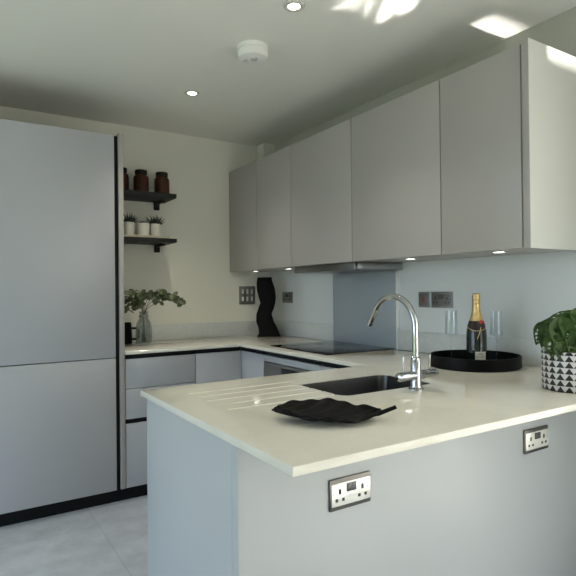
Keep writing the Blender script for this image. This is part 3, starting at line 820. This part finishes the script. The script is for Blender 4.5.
# ------------------------------------------------------------------ light
w = bpy.data.worlds.new('World'); scene.world = w; w.use_nodes = True
nt = w.node_tree; bg = nt.nodes['Background']
tc = nt.nodes.new('ShaderNodeTexCoord'); sp = nt.nodes.new('ShaderNodeSeparateXYZ'); nt.links.new(tc.outputs['Generated'], sp.inputs[0])
# sky: pale towards the sunny side, bluer overhead and away from the sun
mk = nt.nodes.new('ShaderNodeMath'); mk.operation = 'MULTIPLY_ADD'; mk.inputs[1].default_value = -.5
nt.links.new(sp.outputs['X'], mk.inputs[0]); nt.links.new(sp.outputs['Z'], mk.inputs[2])
rp = nt.nodes.new('ShaderNodeValToRGB'); e0, e1 = rp.color_ramp.elements
e0.position = 0.; e0.color = (.96, .93, .84, 1); e1.position = .8; e1.color = (.46, .64, .92, 1)
nt.links.new(mk.outputs[0], rp.inputs['Fac']); nt.links.new(rp.outputs['Color'], bg.inputs['Color']); bg.inputs['Strength'].default_value = 3.0

def lamp(name, kind, loc, energy, col=(1, 1, 1), **k):
    d = bpy.data.lights.new(name, kind); d.energy = energy; d.color = col
    for a, v in k.items(): setattr(d, a, v)
    o = bpy.data.objects.new(name, d); C.objects.link(o); o.location = loc
    return o
def aim(o, d): o.rotation_euler = Vector(d).to_track_quat('-Z', 'Y').to_euler()
s = lamp('sun', 'SUN', (0, -8, 6), 20., (1., .93, .80), angle=.01); aim(s, (.03, 1., -.65))
def portal(name, loc, d, sx, sy):
    o = lamp(name, 'AREA', loc, 1, shape='RECTANGLE', size=sx, size_y=sy); o.data.cycles.is_portal = True; aim(o, d); return o
portal('door_daylight', ((DOOR[0] + DOOR[1]) / 2, YF - .12, 1.1), (0, 1, 0), DOOR[1] - DOOR[0], 2.2)
portal('patio_daylight', (XW + .14, (PATIO[0] + PATIO[1]) / 2, 1.1), (-1, 0, 0), PATIO[1] - PATIO[0], 2.2)
portal('window_daylight', (XL - .12, (WIN[0] + WIN[1]) / 2, 1.22), (1, 0, 0), WIN[1] - WIN[0], 1.95)
for i, (x, y) in enumerate(((1.224, 1.855), (1.232, 2.991))):
    o = lamp('downlight_beam', 'SPOT', (x, y, ZC - .012), 13., (1., .90, .74), spot_size=math.radians(105), spot_blend=.8, shadow_soft_size=.025); aim(o, (0, 0, -1))
for x, y in ((2.024, 3.655), (2.028, 3.178), (1.988, 1.953), (1.984, 1.431)):
    o = lamp('cabinet_beam', 'SPOT', (x, y, ZU0 - .008), .5, (1., .95, .86), spot_size=math.radians(80), spot_blend=.9, shadow_soft_size=.02); aim(o, (0, 0, -1))
# sunbeams thrown up from the glossy table and floor behind the camera
def beam(x, y, sx, sy, e, rot=0., spread=1.2, z=ZC):
    L = 2.4; n = Vector((0, 1, .65))
    o = lamp('reflected_sunbeam', 'AREA', (x, y - L, z - L * .65), e, (1., .98, .92), shape='ELLIPSE' if rot or sx < .2 else 'RECTANGLE', size=sx, size_y=sy, spread=math.radians(spread)); o.data.energy *= .045 if sx < .2 else 1
    q = n.to_track_quat('-Z', 'Y') @ Matrix.Rotation(rot, 3, 'Z').to_quaternion(); o.rotation_euler = q.to_euler()
beam(2.125, 1.21, .25, .10, .11, z=2.235)
for a in ((1.575, 1.665, .15, .028, 1., -.75), (1.62, 1.60, .10, .035, .9, -.5), (1.50, 1.70, .10, .014, .22, -.8), (1.42, 1.70, .11, .016, .2, -.5), (1.395, 1.745, .05, .012, .12, .2)): beam(*a)

# ------------------------------------------------------------------ camera
f, yaw, pitch, roll, ch = 529.91, .566499, .0056033, -.0104252, 1.26266
cam = bpy.data.cameras.new('camera'); co = bpy.data.objects.new('camera', cam); C.objects.link(co)
cam.sensor_fit = 'HORIZONTAL'; cam.sensor_width = 36; cam.lens = f / 576 * 36; cam.clip_start = .02
fw = Vector((math.sin(yaw) * math.cos(pitch), math.cos(yaw) * math.cos(pitch), math.sin(pitch)))
rt = Vector((math.cos(yaw), -math.sin(yaw), 0)); upv = rt.cross(fw)
c_, s_ = math.cos(roll), math.sin(roll)
# picture rolled by `roll` about its centre: x' = x c - y s (y down)
rt2 = rt * c_ + upv * s_; up2 = upv * c_ - rt * s_
co.matrix_world = Matrix(((rt2.x, up2.x, -fw.x, 0), (rt2.y, up2.y, -fw.y, 0), (rt2.z, up2.z, -fw.z, ch), (0, 0, 0, 1)))
scene.camera = co

vs = scene.view_settings
vs.view_transform = 'Standard'; vs.look = 'None'; vs.gamma = 1; vs.use_curve_mapping = False; vs.exposure = .91
scene.cycles.use_denoising = True
scene.cycles.max_bounces = 10; scene.cycles.diffuse_bounces = 6; scene.cycles.transparent_max_bounces = 16
scene.cycles.caustics_reflective = False; scene.cycles.caustics_refractive = False; scene.cycles.sample_clamp_indirect = 6
